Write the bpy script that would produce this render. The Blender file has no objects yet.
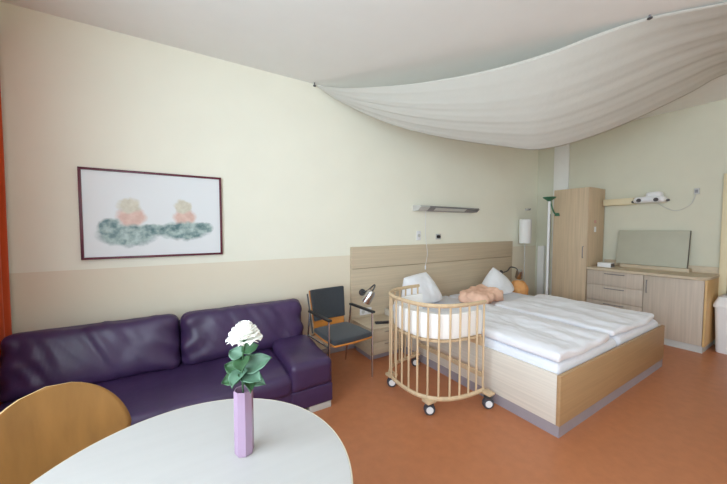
import bpy, bmesh, math, random
from mathutils import Vector, Matrix, noise
random.seed(7)
SC = bpy.context.scene
COL = SC.collection
PI = math.pi

# ------------------------------------------------------------------ materials
def lin(c):
    return tuple(((x/255.0)/12.92 if x/255.0 <= .04045 else ((x/255.0+.055)/1.055)**2.4) for x in c) + (1.0,)

def mat(name, col, rough=.5, metal=0., var=.05, scale=(6, 6, 6), detail=4., bump=0., bscale=40., coat=0., trans=0., sheen=0., spec=.5, var_col=None, gen=False):
    m = bpy.data.materials.new(name); m.use_nodes = True
    nt = m.node_tree; b = nt.nodes['Principled BSDF']
    b.inputs['Roughness'].default_value = rough; b.inputs['Metallic'].default_value = metal
    b.inputs['Specular IOR Level'].default_value = spec
    b.inputs['Coat Weight'].default_value = coat; b.inputs['Coat Roughness'].default_value = .25
    b.inputs['Transmission Weight'].default_value = trans; b.inputs['Sheen Weight'].default_value = sheen
    tc = nt.nodes.new('ShaderNodeTexCoord'); mp = nt.nodes.new('ShaderNodeMapping'); mp.inputs['Scale'].default_value = scale
    nt.links.new(tc.outputs['Object'], mp.inputs['Vector'])
    nz = nt.nodes.new('ShaderNodeTexNoise'); nz.inputs['Scale'].default_value = 1.; nz.inputs['Detail'].default_value = detail
    nt.links.new(mp.outputs[0], nz.inputs['Vector'])
    rp = nt.nodes.new('ShaderNodeValToRGB'); rp.color_ramp.elements[0].position = .3; rp.color_ramp.elements[1].position = .7
    a = lin(col)
    d = lin(var_col) if var_col else tuple(x*(1-var*2) for x in a[:3]) + (1,)
    u = tuple(min(1, x*(1+var)) for x in a[:3]) + (1,)
    rp.color_ramp.elements[0].color = d; rp.color_ramp.elements[1].color = u
    nt.links.new(nz.outputs['Fac'], rp.inputs[0]); nt.links.new(rp.outputs[0], b.inputs['Base Color'])
    if bump:
        n2 = nt.nodes.new('ShaderNodeTexNoise'); n2.inputs['Scale'].default_value = bscale; n2.inputs['Detail'].default_value = 3
        nt.links.new(tc.outputs['Object'], n2.inputs['Vector'])
        bp = nt.nodes.new('ShaderNodeBump'); bp.inputs['Strength'].default_value = bump; bp.inputs['Distance'].default_value = .01
        nt.links.new(n2.outputs['Fac'], bp.inputs['Height']); nt.links.new(bp.outputs[0], b.inputs['Normal'])
    return m

def wall_mat(name, upper, lower, zsplit):
    m = mat(name, upper, .75, var=.008, scale=(3, 3, 3), bump=.03, bscale=180, spec=.3)
    nt = m.node_tree; b = nt.nodes['Principled BSDF']
    g = nt.nodes.new('ShaderNodeNewGeometry'); s = nt.nodes.new('ShaderNodeSeparateXYZ'); nt.links.new(g.outputs['Position'], s.inputs[0])
    lt = nt.nodes.new('ShaderNodeMath'); lt.operation = 'LESS_THAN'; lt.inputs[1].default_value = zsplit
    nt.links.new(s.outputs['Z'], lt.inputs[0])
    mx = nt.nodes.new('ShaderNodeMix'); mx.data_type = 'RGBA'
    nt.links.new(lt.outputs[0], mx.inputs['Factor'])
    old = b.inputs['Base Color'].links[0].from_socket
    nt.links.new(old, mx.inputs['A']); mx.inputs['B'].default_value = lin(lower)
    nt.links.new(mx.outputs['Result'], b.inputs['Base Color'])
    return m

M = {}
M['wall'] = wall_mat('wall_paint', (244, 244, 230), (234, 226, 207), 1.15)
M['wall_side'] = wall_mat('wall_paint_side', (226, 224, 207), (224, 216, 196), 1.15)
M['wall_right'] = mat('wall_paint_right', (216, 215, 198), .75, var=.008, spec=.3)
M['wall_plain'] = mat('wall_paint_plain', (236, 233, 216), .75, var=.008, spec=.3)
M['ceiling'] = mat('ceiling_paint', (238, 240, 238), .85, var=.006, spec=.2)
M['white_paint'] = mat('white_paint', (238, 238, 236), .6, var=.01)
M['floor'] = mat('linoleum', (186, 120, 82), .38, var=.04, scale=(14, 14, 14), detail=8, bump=.01, bscale=200, spec=.4)
M['oak'] = mat('pale_oak', (205, 189, 165), .5, scale=(1.2, 14, 60), var=.05, spec=.35)       # grain along x
M['oak_y_lit'] = mat('pale_oak_length_lit', (220, 212, 201), .5, scale=(14, 1.2, 60), var=.05, spec=.35)  # bed side panels: window light painted in as a paler, cooler tone
M['oak_z'] = mat('pale_oak_upright', (206, 184, 156), .5, scale=(40, 40, 1.4), var=.07, spec=.35)
M['oak_foot_shaded'] = mat('bed_wood_shaded', (180, 146, 108), .45, scale=(1.2, 14, 50), var=.05, spec=.4)  # same bed wood as the sides; shade and warm bounce painted into the colour
M['oak_edge'] = mat('beech_edge', (214, 176, 122), .5, var=.05, scale=(4, 4, 4))
M['beech'] = mat('beech_wood', (212, 186, 152), .4, var=.06, scale=(30, 30, 3), spec=.4)
M['orange_wood'] = mat('orange_beech', (206, 132, 58), .4, var=.08, scale=(4, 30, 30))
M['ply'] = mat('honey_plywood', (150, 108, 58), .42, var=.08, scale=(22, 22, 2.), spec=.45, coat=.15)
M['ply_edge'] = mat('plywood_edge', (216, 186, 136), .5, var=.08)
M['plinth'] = mat('grey_plinth', (158, 150, 158), .5, var=.03)
M['leather'] = mat('aubergine_leather', (63, 43, 83), .41, var=.10, scale=(3, 3, 3), bump=.35, bscale=7, spec=.55)
M['black_fabric'] = mat('charcoal_fabric', (52, 56, 62), .85, var=.1, scale=(80, 80, 80), bump=.1, bscale=400, sheen=.2)
M['black'] = mat('black_plastic', (32, 32, 36), .45, var=.05)
M['dark_grey'] = mat('dark_grey_plastic', (78, 78, 82), .45, var=.05)
M['chrome'] = mat('brushed_chrome', (205, 205, 208), .22, metal=1., var=.03)
M['grey_metal'] = mat('grey_lacquered_metal', (132, 130, 134), .4, metal=.3, var=.03)
M['lgrey'] = mat('light_grey_plastic', (200, 200, 198), .45, var=.02)
M['linen'] = mat('white_bed_linen', (238, 239, 246), .85, var=.015, scale=(8, 8, 8), bump=.25, bscale=14, sheen=.2, spec=.2)
M['mattress'] = mat('white_mattress_cover', (232, 235, 244), .85, var=.015, bump=.15, bscale=12, spec=.2)
M['pillow'] = mat('white_pillow_case', (246, 248, 254), .85, var=.012, bump=.25, bscale=9, sheen=.2, spec=.2)
M['nest'] = mat('white_nest_cotton', (248, 247, 246), .85, var=.01, bump=.1, bscale=20, spec=.2)
M['peach'] = mat('peach_cotton', (250, 206, 182), .9, var=.06, bump=.2, bscale=18, spec=.2)
M['orange_cloth'] = mat('orange_cotton', (240, 178, 118), .9, var=.06, bump=.2, bscale=18, spec=.2)
M['white_plastic'] = mat('white_plastic', (236, 237, 240), .4, var=.012)
M['table'] = mat('white_ash_laminate', (182, 179, 177), .42, var=.012, scale=(2, 28, 8), spec=.5)
M['table_edge'] = mat('cream_table_edge', (224, 214, 192), .45, var=.03)
M['vase'] = mat('lilac_glass', (190, 160, 188), .18, var=.05, scale=(10, 10, 3), trans=.35, spec=.6)
M['petal'] = mat('white_petal', (250, 249, 244), .7, var=.01, spec=.2)
M['leaf'] = mat('rose_leaf', (60, 96, 62), .5, var=.18, scale=(25, 25, 25), spec=.4)
M['leaf_pale'] = mat('rose_leaf_pale', (88, 120, 98), .5, var=.14, scale=(25, 25, 25), spec=.4)
M['stem'] = mat('rose_stem', (58, 92, 58), .5, var=.1)
M['frame'] = mat('burgundy_frame', (96, 30, 52), .4, var=.08)
M['curtain'] = mat('rust_orange_curtain', (196, 76, 34), .9, var=.06, scale=(20, 20, 2), sheen=.2, spec=.2)
M['board'] = mat('sage_grey_board', (184, 184, 168), .6, var=.02)
M['board_edge'] = mat('dark_board_edge', (96, 92, 82), .6, var=.05)
M['green'] = mat('green_plastic', (58, 112, 84), .4, var=.05)
M['rubber'] = mat('grey_rubber', (72, 72, 80), .6, var=.05)
M['dark_door'] = mat('dark_brown_door', (66, 52, 40), .5, var=.1, scale=(20, 20, 2))
M['cream_trim'] = mat('cream_trim', (226, 214, 180), .5, var=.02)
M['drawer'] = mat('pale_oak_front', (198, 184, 170), .5, var=.06, scale=(50, 50, 1.6), spec=.35)
M['pink_paper'] = mat('pink_paper', (206, 158, 150), .8, var=.1, scale=(60, 60, 60))
def glass_mat():
    m = bpy.data.materials.new('window_glass'); m.use_nodes = True; nt = m.node_tree; o = nt.nodes['Material Output']
    nt.nodes.remove(nt.nodes['Principled BSDF'])
    t = nt.nodes.new('ShaderNodeBsdfTransparent'); g = nt.nodes.new('ShaderNodeBsdfGlossy'); g.inputs['Roughness'].default_value = .02
    x = nt.nodes.new('ShaderNodeMixShader'); x.inputs[0].default_value = .06
    nt.links.new(t.outputs[0], x.inputs[1]); nt.links.new(g.outputs[0], x.inputs[2]); nt.links.new(x.outputs[0], o.inputs['Surface'])
    return m
M['glass'] = glass_mat()

# translucent canopy cloth
def cloth_mat():
    m = mat('white_voile', (212, 212, 205), .9, var=.008, bump=.12, bscale=30, spec=.1)
    nt = m.node_tree; b = nt.nodes['Principled BSDF']; o = nt.nodes['Material Output']
    t = nt.nodes.new('ShaderNodeBsdfTranslucent'); t.inputs['Color'].default_value = lin((240, 240, 236))
    x = nt.nodes.new('ShaderNodeMixShader'); x.inputs[0].default_value = .12
    nt.links.new(b.outputs[0], x.inputs[1]); nt.links.new(t.outputs[0], x.inputs[2]); nt.links.new(x.outputs[0], o.inputs['Surface'])
    return m
M['voile'] = cloth_mat()
def shade_mat():
    m = mat('white_lamp_shade', (240, 240, 240), .7, var=.01)
    return m
M['shade'] = shade_mat()

# ------------------------------------------------------------------ mesh helpers
def obj(name, bm, material, parent=None, loc=None, smooth=35, recalc=True, mats=None):
    if recalc: bmesh.ops.recalc_face_normals(bm, faces=bm.faces[:])
    me = bpy.data.meshes.new(name); bm.to_mesh(me); bm.free()
    for mm in (mats or [material]): me.materials.append(mm)
    if smooth:
        me.shade_smooth(); me.set_sharp_from_angle(angle=math.radians(smooth))
    o = bpy.data.objects.new(name, me); COL.objects.link(o)
    if loc: o.location = loc
    if parent: o.parent = parent
    return o

def tag(o, label=None, cat=None, group=None, kind=None):
    if label: o['label'] = label
    if cat: o['category'] = cat
    if group: o['group'] = group
    if kind: o['kind'] = kind
    return o

def thing(name, label, cat, loc=(0, 0, 0), rz=0, group=None):
    o = bpy.data.objects.new(name, None); COL.objects.link(o); o.empty_display_size = .1
    o.location = loc; o.rotation_euler = (0, 0, rz)
    return tag(o, label, cat, group)

def B(): return bmesh.new()

def box(bm, x0, x1, y0, y1, z0, z1, bev=0., seg=2, mtx=None):
    vs = [bm.verts.new((x, y, z)) for x in (x0, x1) for y in (y0, y1) for z in (z0, z1)]
    F = [(0, 1, 3, 2), (4, 6, 7, 5), (0, 4, 5, 1), (2, 3, 7, 6), (0, 2, 6, 4), (1, 5, 7, 3)]
    fs = [bm.faces.new([vs[i] for i in f]) for f in F]
    if bev:
        es = list({e for f in fs for e in f.edges})
        r = bmesh.ops.bevel(bm, geom=es, offset=bev, segments=seg, profile=.5, affect='EDGES')
        vs = list({v for f in r['faces'] for v in f.verts} | {v for v in vs if v.is_valid})
    if mtx:
        for v in vs: v.co = mtx @ v.co
    return vs

def bx(*a, **k):
    bm = B(); box(bm, *a, **k); return bm

def tube(bm, pts, r, n=10, cap=True, closed=False):
    pts = [Vector(p) for p in pts]; L = len(pts)
    rad = r if isinstance(r, (list, tuple)) else [r]*L
    rings = []; up = None
    for i, p in enumerate(pts):
        if closed: t = pts[(i+1) % L]-pts[i-1]
        else: t = pts[min(i+1, L-1)]-pts[max(i-1, 0)]
        t.normalize()
        if up is None:
            up = Vector((0, 0, 1)) if abs(t.z) < .9 else Vector((1, 0, 0))
        up = (up - t*up.dot(t)).normalized(); s = t.cross(up)
        rings.append([bm.verts.new(p+(up*math.cos(2*PI*k/n)+s*math.sin(2*PI*k/n))*rad[i]) for k in range(n)])
    for i in range(L if closed else L-1):
        a, b = rings[i], rings[(i+1) % L]
        for k in range(n): bm.faces.new((a[k], a[(k+1) % n], b[(k+1) % n], b[k]))
    if cap and not closed:
        bm.faces.new(rings[0][::-1]); bm.faces.new(rings[-1])
    return bm

def tb(pts, r, n=10, **k): return tube(B(), pts, r, n, **k)

def lathe(bm, prof, n=32, c=(0, 0, 0), mtx=None, cap=True):
    rings = []
    for r, z in prof:
        rings.append([bm.verts.new((c[0]+r*math.cos(2*PI*k/n), c[1]+r*math.sin(2*PI*k/n), c[2]+z)) for k in range(n)])
    for a, b in zip(rings, rings[1:]):
        for k in range(n): bm.faces.new((a[k], a[(k+1) % n], b[(k+1) % n], b[k]))
    if cap:
        bm.faces.new(rings[0][::-1]); bm.faces.new(rings[-1])
    if mtx:
        for rr in rings:
            for v in rr: v.co = mtx @ v.co
    return bm

def axis_samples(h, r, n, na=5):
    s = [-h + r*(1-math.cos(PI/2*k/na)) for k in range(na)] if r > 0 else []
    a = -h+r
    mid = [a + (2*(h-r))*k/n for k in range(n+1)]
    return s + mid + [-x for x in s[::-1]]

def rbox(bm, sx, sy, sz, r, n=(6, 6, 4), disp=None, mtx=None, na=5):
    """a rounded, subdivided block centred on the origin; disp(p, normal) -> new point"""
    X, Y, Z = (axis_samples(s/2, r, k, na) for s, k in zip((sx, sy, sz), n))
    cache = {}
    def vert(i, j, k):
        key = (i, j, k)
        if key in cache: return cache[key]
        p = Vector((X[i], Y[j], Z[k]))
        q = Vector([max(-s/2+r, min(s/2-r, c)) for s, c in zip((sx, sy, sz), p)])
        d = p-q
        nrm = d.normalized() if d.length > 1e-9 else Vector((0, 0, 1))
        # cube-to-sphere: push outwards to the radius
        if d.length > 1e-9: p = q + nrm*r
        if disp: p = disp(p, nrm)
        if mtx: p = mtx @ p
        cache[key] = bm.verts.new(p); return cache[key]
    a, b, c = len(X)-1, len(Y)-1, len(Z)-1
    for i in range(a):
        for j in range(b):
            bm.faces.new((vert(i, j, 0), vert(i, j+1, 0), vert(i+1, j+1, 0), vert(i+1, j, 0)))
            bm.faces.new((vert(i, j, c), vert(i+1, j, c), vert(i+1, j+1, c), vert(i, j+1, c)))
    for i in range(a):
        for k in range(c):
            bm.faces.new((vert(i, 0, k), vert(i+1, 0, k), vert(i+1, 0, k+1), vert(i, 0, k+1)))
            bm.faces.new((vert(i, b, k), vert(i, b, k+1), vert(i+1, b, k+1), vert(i+1, b, k)))
    for j in range(b):
        for k in range(c):
            bm.faces.new((vert(0, j, k), vert(0, j, k+1), vert(0, j+1, k+1), vert(0, j+1, k)))
            bm.faces.new((vert(a, j, k), vert(a, j+1, k), vert(a, j+1, k+1), vert(a, j, k+1)))
    return bm

def grid(bm, f, nu, nv, wrap=False):
    V = [[bm.verts.new(f(i/nu, j/nv)) for j in range(nv+1)] for i in range(nu if wrap else nu+1)]
    for i in range(nu):
        for j in range(nv):
            i2 = (i+1) % len(V)
            bm.faces.new((V[i][j], V[i2][j], V[i2][j+1], V[i][j+1]))
    return V

def solidify(o, t, off=0.):
    md = o.modifiers.new('thickness', 'SOLIDIFY'); md.thickness = t; md.offset = off
    return o

def fbm(p, s, seed=0):
    return noise.noise(Vector(p)*s + Vector((seed*7.3, seed*3.1, seed*1.7)))

def catmull(P, n=8):
    P = [Vector(p) for p in P]; out = []
    Q = [P[0]*2-P[1]] + P + [P[-1]*2-P[-2]]
    for i in range(1, len(Q)-2):
        for k in range(n):
            t = k/n; a, b, c, d = Q[i-1:i+3]
            out.append(.5*((2*b)+(c-a)*t+(2*a-5*b+4*c-d)*t*t+(3*b-a-3*c+d)*t**3))
    out.append(P[-1]); return out

# ------------------------------------------------------------------ the room
X0, X1, Y0, Y1, ZC = -1.10, 5.79, -3.6, 3.2, 3.07
def struct(name, bm, m, label, cat, parent=None, **k):
    o = obj(name, bm, m, parent, **k); tag(o, label, cat, kind='structure'); return o
struct('floor', bx(X0-.2, X1+.2, Y0-.2, Y1+.2, -.1, 0), M['floor'], 'orange-brown linoleum floor of the room', 'floor')
struct('ceiling', bx(X0-.2, X1+.2, Y0-.2, Y1+.2, ZC, ZC+.1), M['ceiling'], 'plain off-white ceiling above the hanging cloth', 'ceiling')
struct('wall_back', bx(X0-.2, X1+.2, Y1, Y1+.15, 0, ZC), M['wall'], 'long cream wall with a beige painted lower band, behind sofa and bed', 'wall')
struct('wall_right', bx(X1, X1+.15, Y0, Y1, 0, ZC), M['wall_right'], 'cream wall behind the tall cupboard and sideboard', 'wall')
struct('wall_rear', bx(X0-.2, X1+.2, Y0-.15, Y0, 0, ZC), M['wall_plain'], 'plain cream wall opposite the sofa', 'wall')
WY0, WY1, WZ0, WZ1 = -3.1, 1.6, .8, 2.75
bm = B()
box(bm, X0-.2, X0, Y0, WY0, 0, ZC); box(bm, X0-.2, X0, WY1, Y1, 0, ZC)
box(bm, X0-.2, X0, WY0, WY1, 0, WZ0); box(bm, X0-.2, X0, WY0, WY1, WZ1, ZC)
struct('wall_left', bm, M['wall_side'], 'cream wall with the big window, behind the orange curtain', 'wall')
bm = B()
fx0, fx1 = X0-.14, X0-.07
box(bm, fx0, fx1, WY0, WY1, WZ0, WZ0+.06); box(bm, fx0, fx1, WY0, WY1, WZ1-.06, WZ1)
for k in range(5):
    y = WY0 + (WY1-WY0-.06)*k/4
    box(bm, fx0, fx1, y, y+.06, WZ0+.06, WZ1-.06)
w = struct('window_1', bm, M['white_paint'], 'wide white framed window in the wall beside the sofa', 'window')
o = obj('pane', bx(X0-.11, X0-.104, WY0+.03, WY1-.03, WZ0+.03, WZ1-.03), M['glass'], w)
struct('baseboard_back', bx(X0, X1, Y1-.012, Y1, 0, .07, bev=.003), M['plinth'], 'narrow grey skirting along the long cream wall', 'baseboard')
struct('trim_1', bx(X1-.035, X1, 2.66, 2.90, 0, 2.98, bev=.004), M['white_paint'], 'white boxed pipe casing rising above the tall cupboard', 'pipe casing')
struct('trim_2', bx(X1-.06, X1, 3.02, 3.135, 0, 1.15, bev=.004), M['white_paint'], 'low white pipe casing in the corner beside the uplighter', 'pipe casing')
struct('trim_3', bx(X1-.05, X1, .83, .90, 0, 2.15, bev=.006), M['cream_trim'], 'cream door frame post right of the sideboard', 'door frame')
struct('door_1', bx(X1-.03, X1, -.05, .83, 0, 2.12, bev=.004), M['dark_door'], 'dark brown door beyond the white bin', 'door')

# ------------------------------------------------------------------ picture
def picture():
    x0, x1, z0, z1 = -.668, .347, 1.228, 1.957
    t = thing('framed_picture', 'wide picture of soft pink and teal shapes in a thin burgundy frame on the wall', 'picture', (0, Y1, 0))
    fw = .018
    bm = B()
    box(bm, x0, x1, -.03, -.002, z0, z0+fw, .002); box(bm, x0, x1, -.03, -.002, z1-fw, z1, .002)
    box(bm, x0, x0+fw, -.03, -.002, z0+fw, z1-fw, .002); box(bm, x1-fw, x1, -.03, -.002, z0+fw, z1-fw, .002)
    obj('frame', bm, M['frame'], t)
    # print: soft blotches in the sheet's own ink
    m = bpy.data.materials.new('printed_sheet'); m.use_nodes = True
    nt = m.node_tree; b = nt.nodes['Principled BSDF']; b.inputs['Roughness'].default_value = .35; b.inputs['Specular IOR Level'].default_value = .3
    tc = nt.nodes.new('ShaderNodeTexCoord')
    nz = nt.nodes.new('ShaderNodeTexNoise'); nz.inputs['Scale'].default_value = 16; nz.inputs['Detail'].default_value = 5
    nt.links.new(tc.outputs['Object'], nz.inputs['Vector'])
    ad = nt.nodes.new('ShaderNodeVectorMath'); ad.operation = 'MULTIPLY_ADD'
    ad.inputs[1].default_value = (.06, .06, .06); nt.links.new(nz.outputs['Color'], ad.inputs[0]); nt.links.new(tc.outputs['Object'], ad.inputs[2])
    cur = None
    n3 = nt.nodes.new('ShaderNodeTexNoise'); n3.inputs['Scale'].default_value = 22; n3.inputs['Detail'].default_value = 6
    nt.links.new(tc.outputs['Object'], n3.inputs['Vector'])
    tr = nt.nodes.new('ShaderNodeValToRGB'); tr.color_ramp.elements[0].position = .32; tr.color_ramp.elements[1].position = .68
    tr.color_ramp.elements[0].color = lin((92, 124, 128)); tr.color_ramp.elements[1].color = lin((186, 206, 204))
    nt.links.new(n3.outputs['Fac'], tr.inputs[0])
    n4 = nt.nodes.new('ShaderNodeTexNoise'); n4.inputs['Scale'].default_value = 30; n4.inputs['Detail'].default_value = 4
    nt.links.new(tc.outputs['Object'], n4.inputs['Vector'])
    hr = nt.nodes.new('ShaderNodeValToRGB'); hr.color_ramp.elements[0].color = lin((196, 190, 172)); hr.color_ramp.elements[1].color = lin((232, 230, 216))
    nt.links.new(n4.outputs['Fac'], hr.inputs[0])
    pr = nt.nodes.new('ShaderNodeValToRGB'); pr.color_ramp.elements[0].color = lin((204, 164, 152)); pr.color_ramp.elements[1].color = lin((238, 214, 204))
    nt.links.new(n4.outputs['Fac'], pr.inputs[0])
    def blob(cur, cx, cz, rx, rz, colour, soft=.25):
        mp = nt.nodes.new('ShaderNodeVectorMath'); mp.operation = 'SUBTRACT'; mp.inputs[1].default_value = (cx+.03, .03, cz+.03)
        nt.links.new(ad.outputs[0], mp.inputs[0])
        sc = nt.nodes.new('ShaderNodeVectorMath'); sc.operation = 'MULTIPLY'; sc.inputs[1].default_value = (1/rx, 0, 1/rz)
        nt.links.new(mp.outputs[0], sc.inputs[0])
        ln = nt.nodes.new('ShaderNodeVectorMath'); ln.operation = 'LENGTH'; nt.links.new(sc.outputs[0], ln.inputs[0])
        mr = nt.nodes.new('ShaderNodeMapRange'); mr.inputs['From Min'].default_value = 1-soft; mr.inputs['From Max'].default_value = 1+soft*.4
        mr.inputs['To Min'].default_value = 1; mr.inputs['To Max'].default_value = 0
        nt.links.new(ln.outputs['Value'], mr.inputs['Value'])
        mx = nt.nodes.new('ShaderNodeMix'); mx.data_type = 'RGBA'; nt.links.new(mr.outputs[0], mx.inputs['Factor'])
        if cur is None: mx.inputs['A'].default_value = lin((232, 237, 241))
        else: nt.links.new(cur, mx.inputs['A'])
        nt.links.new(colour, mx.inputs['B'])
        return mx.outputs['Result']
    for cx, cz, rx, rz, c in ((-.345, 1.575, .105, .085, pr), (.042, 1.572, .09, .08, pr),
                              (-.355, 1.665, .078, .068, hr), (.032, 1.668, .066, .062, hr),
                              (-.485, 1.485, .085, .075, tr), (-.37, 1.42, .20, .095, tr), (-.19, 1.465, .12, .055, tr), (.04, 1.455, .20, .085, tr), (.19, 1.485, .085, .05, tr)):
        cur = blob(cur, cx, cz, rx, rz, c.outputs[0])
    nt.links.new(cur, b.inputs['Base Color'])
    bm = bx(x0+.012, x1-.012, -.018, -.012, z0+.012, z1-.012)
    obj('print', bm, m, t)
picture()

# ------------------------------------------------------------------ curtain
def curtain():
    bm = B()
    def f(u, v):
        y = 2.20+.955*u; z = .03+2.9*v
        a = .024*math.sin(u*2*PI*9.5+.8*math.sin(v*2))*(.75+.25*math.sin(v*5+u*4))
        return (X0+.042+a, y, z)
    grid(bm, f, 140, 16)
    o = obj('curtain', bm, M['curtain'], smooth=80); solidify(o, .004)
    tag(o, 'rust-orange curtain hanging at the left edge beside the sofa', 'curtain')
    r = obj('curtain_rail', tb([(X0+.034, -3.3, 2.965), (X0+.034, 3.15, 2.965)], .012), M['white_plastic'])
    tag(r, 'white rail that the rust-orange curtain hangs from', 'curtain rail')
    for y in (-3.2, .0, 3.1): obj('bracket', tb([(X0+.002, y, 2.965), (X0+.034, y, 2.965)], .008), M['white_plastic'], r)
curtain()

# ------------------------------------------------------------------ sofa
def sofa():
    t = thing('sofa', 'aubergine leather sofa with two back cushions along the cream wall', 'sofa', (0, 0, 0))
    L0, L1, F, K = -1.02, 1.05, 2.20, 3.14
    def wr(seed, amp=.012, sc=3.):
        def d(p, n):
            a = fbm((p.x, p.y, p.z), sc, seed)*amp + fbm((p.x*2.2, p.y, p.z*.9), sc*1.8, seed+2)*amp*.6
            return p + n*a
        return d
    bm = B()
    rbox(bm, L1-L0, K-F-.02, .22, .025, (30, 12, 4), wr(5, .004), Matrix.Translation(((L0+L1)/2, (F+K)/2+.01, .17)))
    obj('base', bm, M['leather'], t, smooth=60)
    # seat cushion: to the arm
    bm = B(); sx1 = .72
    def sd(p, n):
        z = .012*math.exp(-((p.x-.06)/.012)**2)   # seam between the two seats
        q = p + n*(fbm(p, 3.2, 9)*.010)
        if n.z > .5: q.z -= z
        if p.y < -.2: q.z -= .02*((-p.y-.2)/.2)**2
        return q
    rbox(bm, sx1-L0, .86, .16, .055, (60, 14, 4), sd, Matrix.Translation(((L0+sx1)/2, 2.635, .29)))
    obj('seat_cushion', bm, M['leather'], t, smooth=60)
    # back cushions, leaning on the wall side
    for (x0, x1, sd_) in ((L0, -.022, 1), (-.014, 1.02, 2)):
        bm = B(); w = x1-x0
        def bd(p, n, w=w, s=sd_):
            u = p.x/(w/2); v = p.z/.21
            # plump face with a few drawn-in creases
            k = (1-abs(u)**4)*(1-min(1, abs(v))**4)
            a = .035*k if n.y < -.2 else 0
            edge = max(0, abs(u)-.55)/.45
            a += edge*.012*math.sin((p.z*34+p.x*16*(1 if u > 0 else -1))+s)*(1 if n.y < -.5 else 0)
            a += (fbm((p.x*1.6, p.y, p.z), 4.2, s)*.009 + fbm((p.x*3.5+p.z*2, p.y, p.z), 5, s+4)*.010)*(1 if n.y < -.2 else .25)
            return p+n*a
        rbox(bm, w, .25, .44, .07, (40, 8, 18), bd, Matrix.Translation(((x0+x1)/2, 2.94, .545)) @ Matrix.Rotation(math.radians(-14), 4, 'X'))
        obj('back_cushion', bm, M['leather'], t, smooth=60)
    # back board
    bm = B(); rbox(bm, 1.03-L0, .10, .60, .04, (20, 3, 8), None, Matrix.Translation(((L0+1.03)/2, 3.12, .36)))
    obj('back_board', bm, M['leather'], t, smooth=60)
    # arm: low broad cushion, falling towards the front
    bm = B()
    def ad(p, n):
        q = p + n*(fbm(p, 5, 3)*.010)
        u = p.y/.28
        if n.z > -.5 and p.z > 0:
            q.z += .014*u
        return q
    rbox(bm, .355, .60, .235, .05, (10, 14, 6), ad, Matrix.Translation((.872, 2.50, .322)))
    obj('armrest', bm, M['leather'], t, smooth=60)
    bm = B(); rbox(bm, .345, .90, .15, .012, (4, 10, 2), None, Matrix.Translation((.875, 2.66, .135)))
    obj('arm_base', bm, M['leather'], t, smooth=60)
    for x, y in ((.94, 2.27), (.94, 3.05), (-.85, 2.27), (-.85, 3.05)):
        obj('leg', bx(x-.09, x+.10, y-.045, y+.045, 0, .062, bev=.004), M['lgrey'], t)
sofa()

# ------------------------------------------------------------------ round table, vase, rose
TC = (-.004, .968)
def table():
    t = thing('round_table', 'round white table in the foreground carrying the vase', 'table', (TC[0], TC[1], 0))
    R = .477
    bm = B(); lathe(bm, [(0.001, .706), (R-.02, .706), (R-.004, .7085), (R-.004, .7275), (R-.006, .73), (.001, .73)], 128)
    obj('tabletop', bm, M['table'], t)
    bm = B(); lathe(bm, [(R-.004, .707), (R, .7085), (R, .7275), (R-.003, .7298), (R-.0041, .729), (R-.0041, .708)], 128, cap=False)
    obj('edge_band', bm, M['table_edge'], t)
    bm = B(); lathe(bm, [(.10, .69), (.10, .706)], 32); lathe(bm, [(.038, .03), (.038, .69)], 32)
    obj('pedestal', bm, M['chrome'], t)
    bm = B(); lathe(bm, [(.27, 0), (.27, .008), (.25, .016), (.06, .03), (.001, .032)], 64)
    obj('foot', bm, M['grey_metal'], t)
table()

VX, VY = .168, 1.044
def vase():
    bm = B(); n = 8
    prof = [(.0280, 0), (.0312, .006), (.0306, .212), (.0296, .216), (.0270, .216), (.0266, .012), (.001, .010)]
    lathe(bm, prof, n, cap=True, mtx=Matrix.Rotation(PI/8+.35, 4, 'Z'))
    o = obj('vase', bm, M['vase'], loc=(VX, VY, .73), smooth=20)
    tag(o, 'slim faceted lilac glass vase standing on the round white table', 'vase')
vase()

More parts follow.
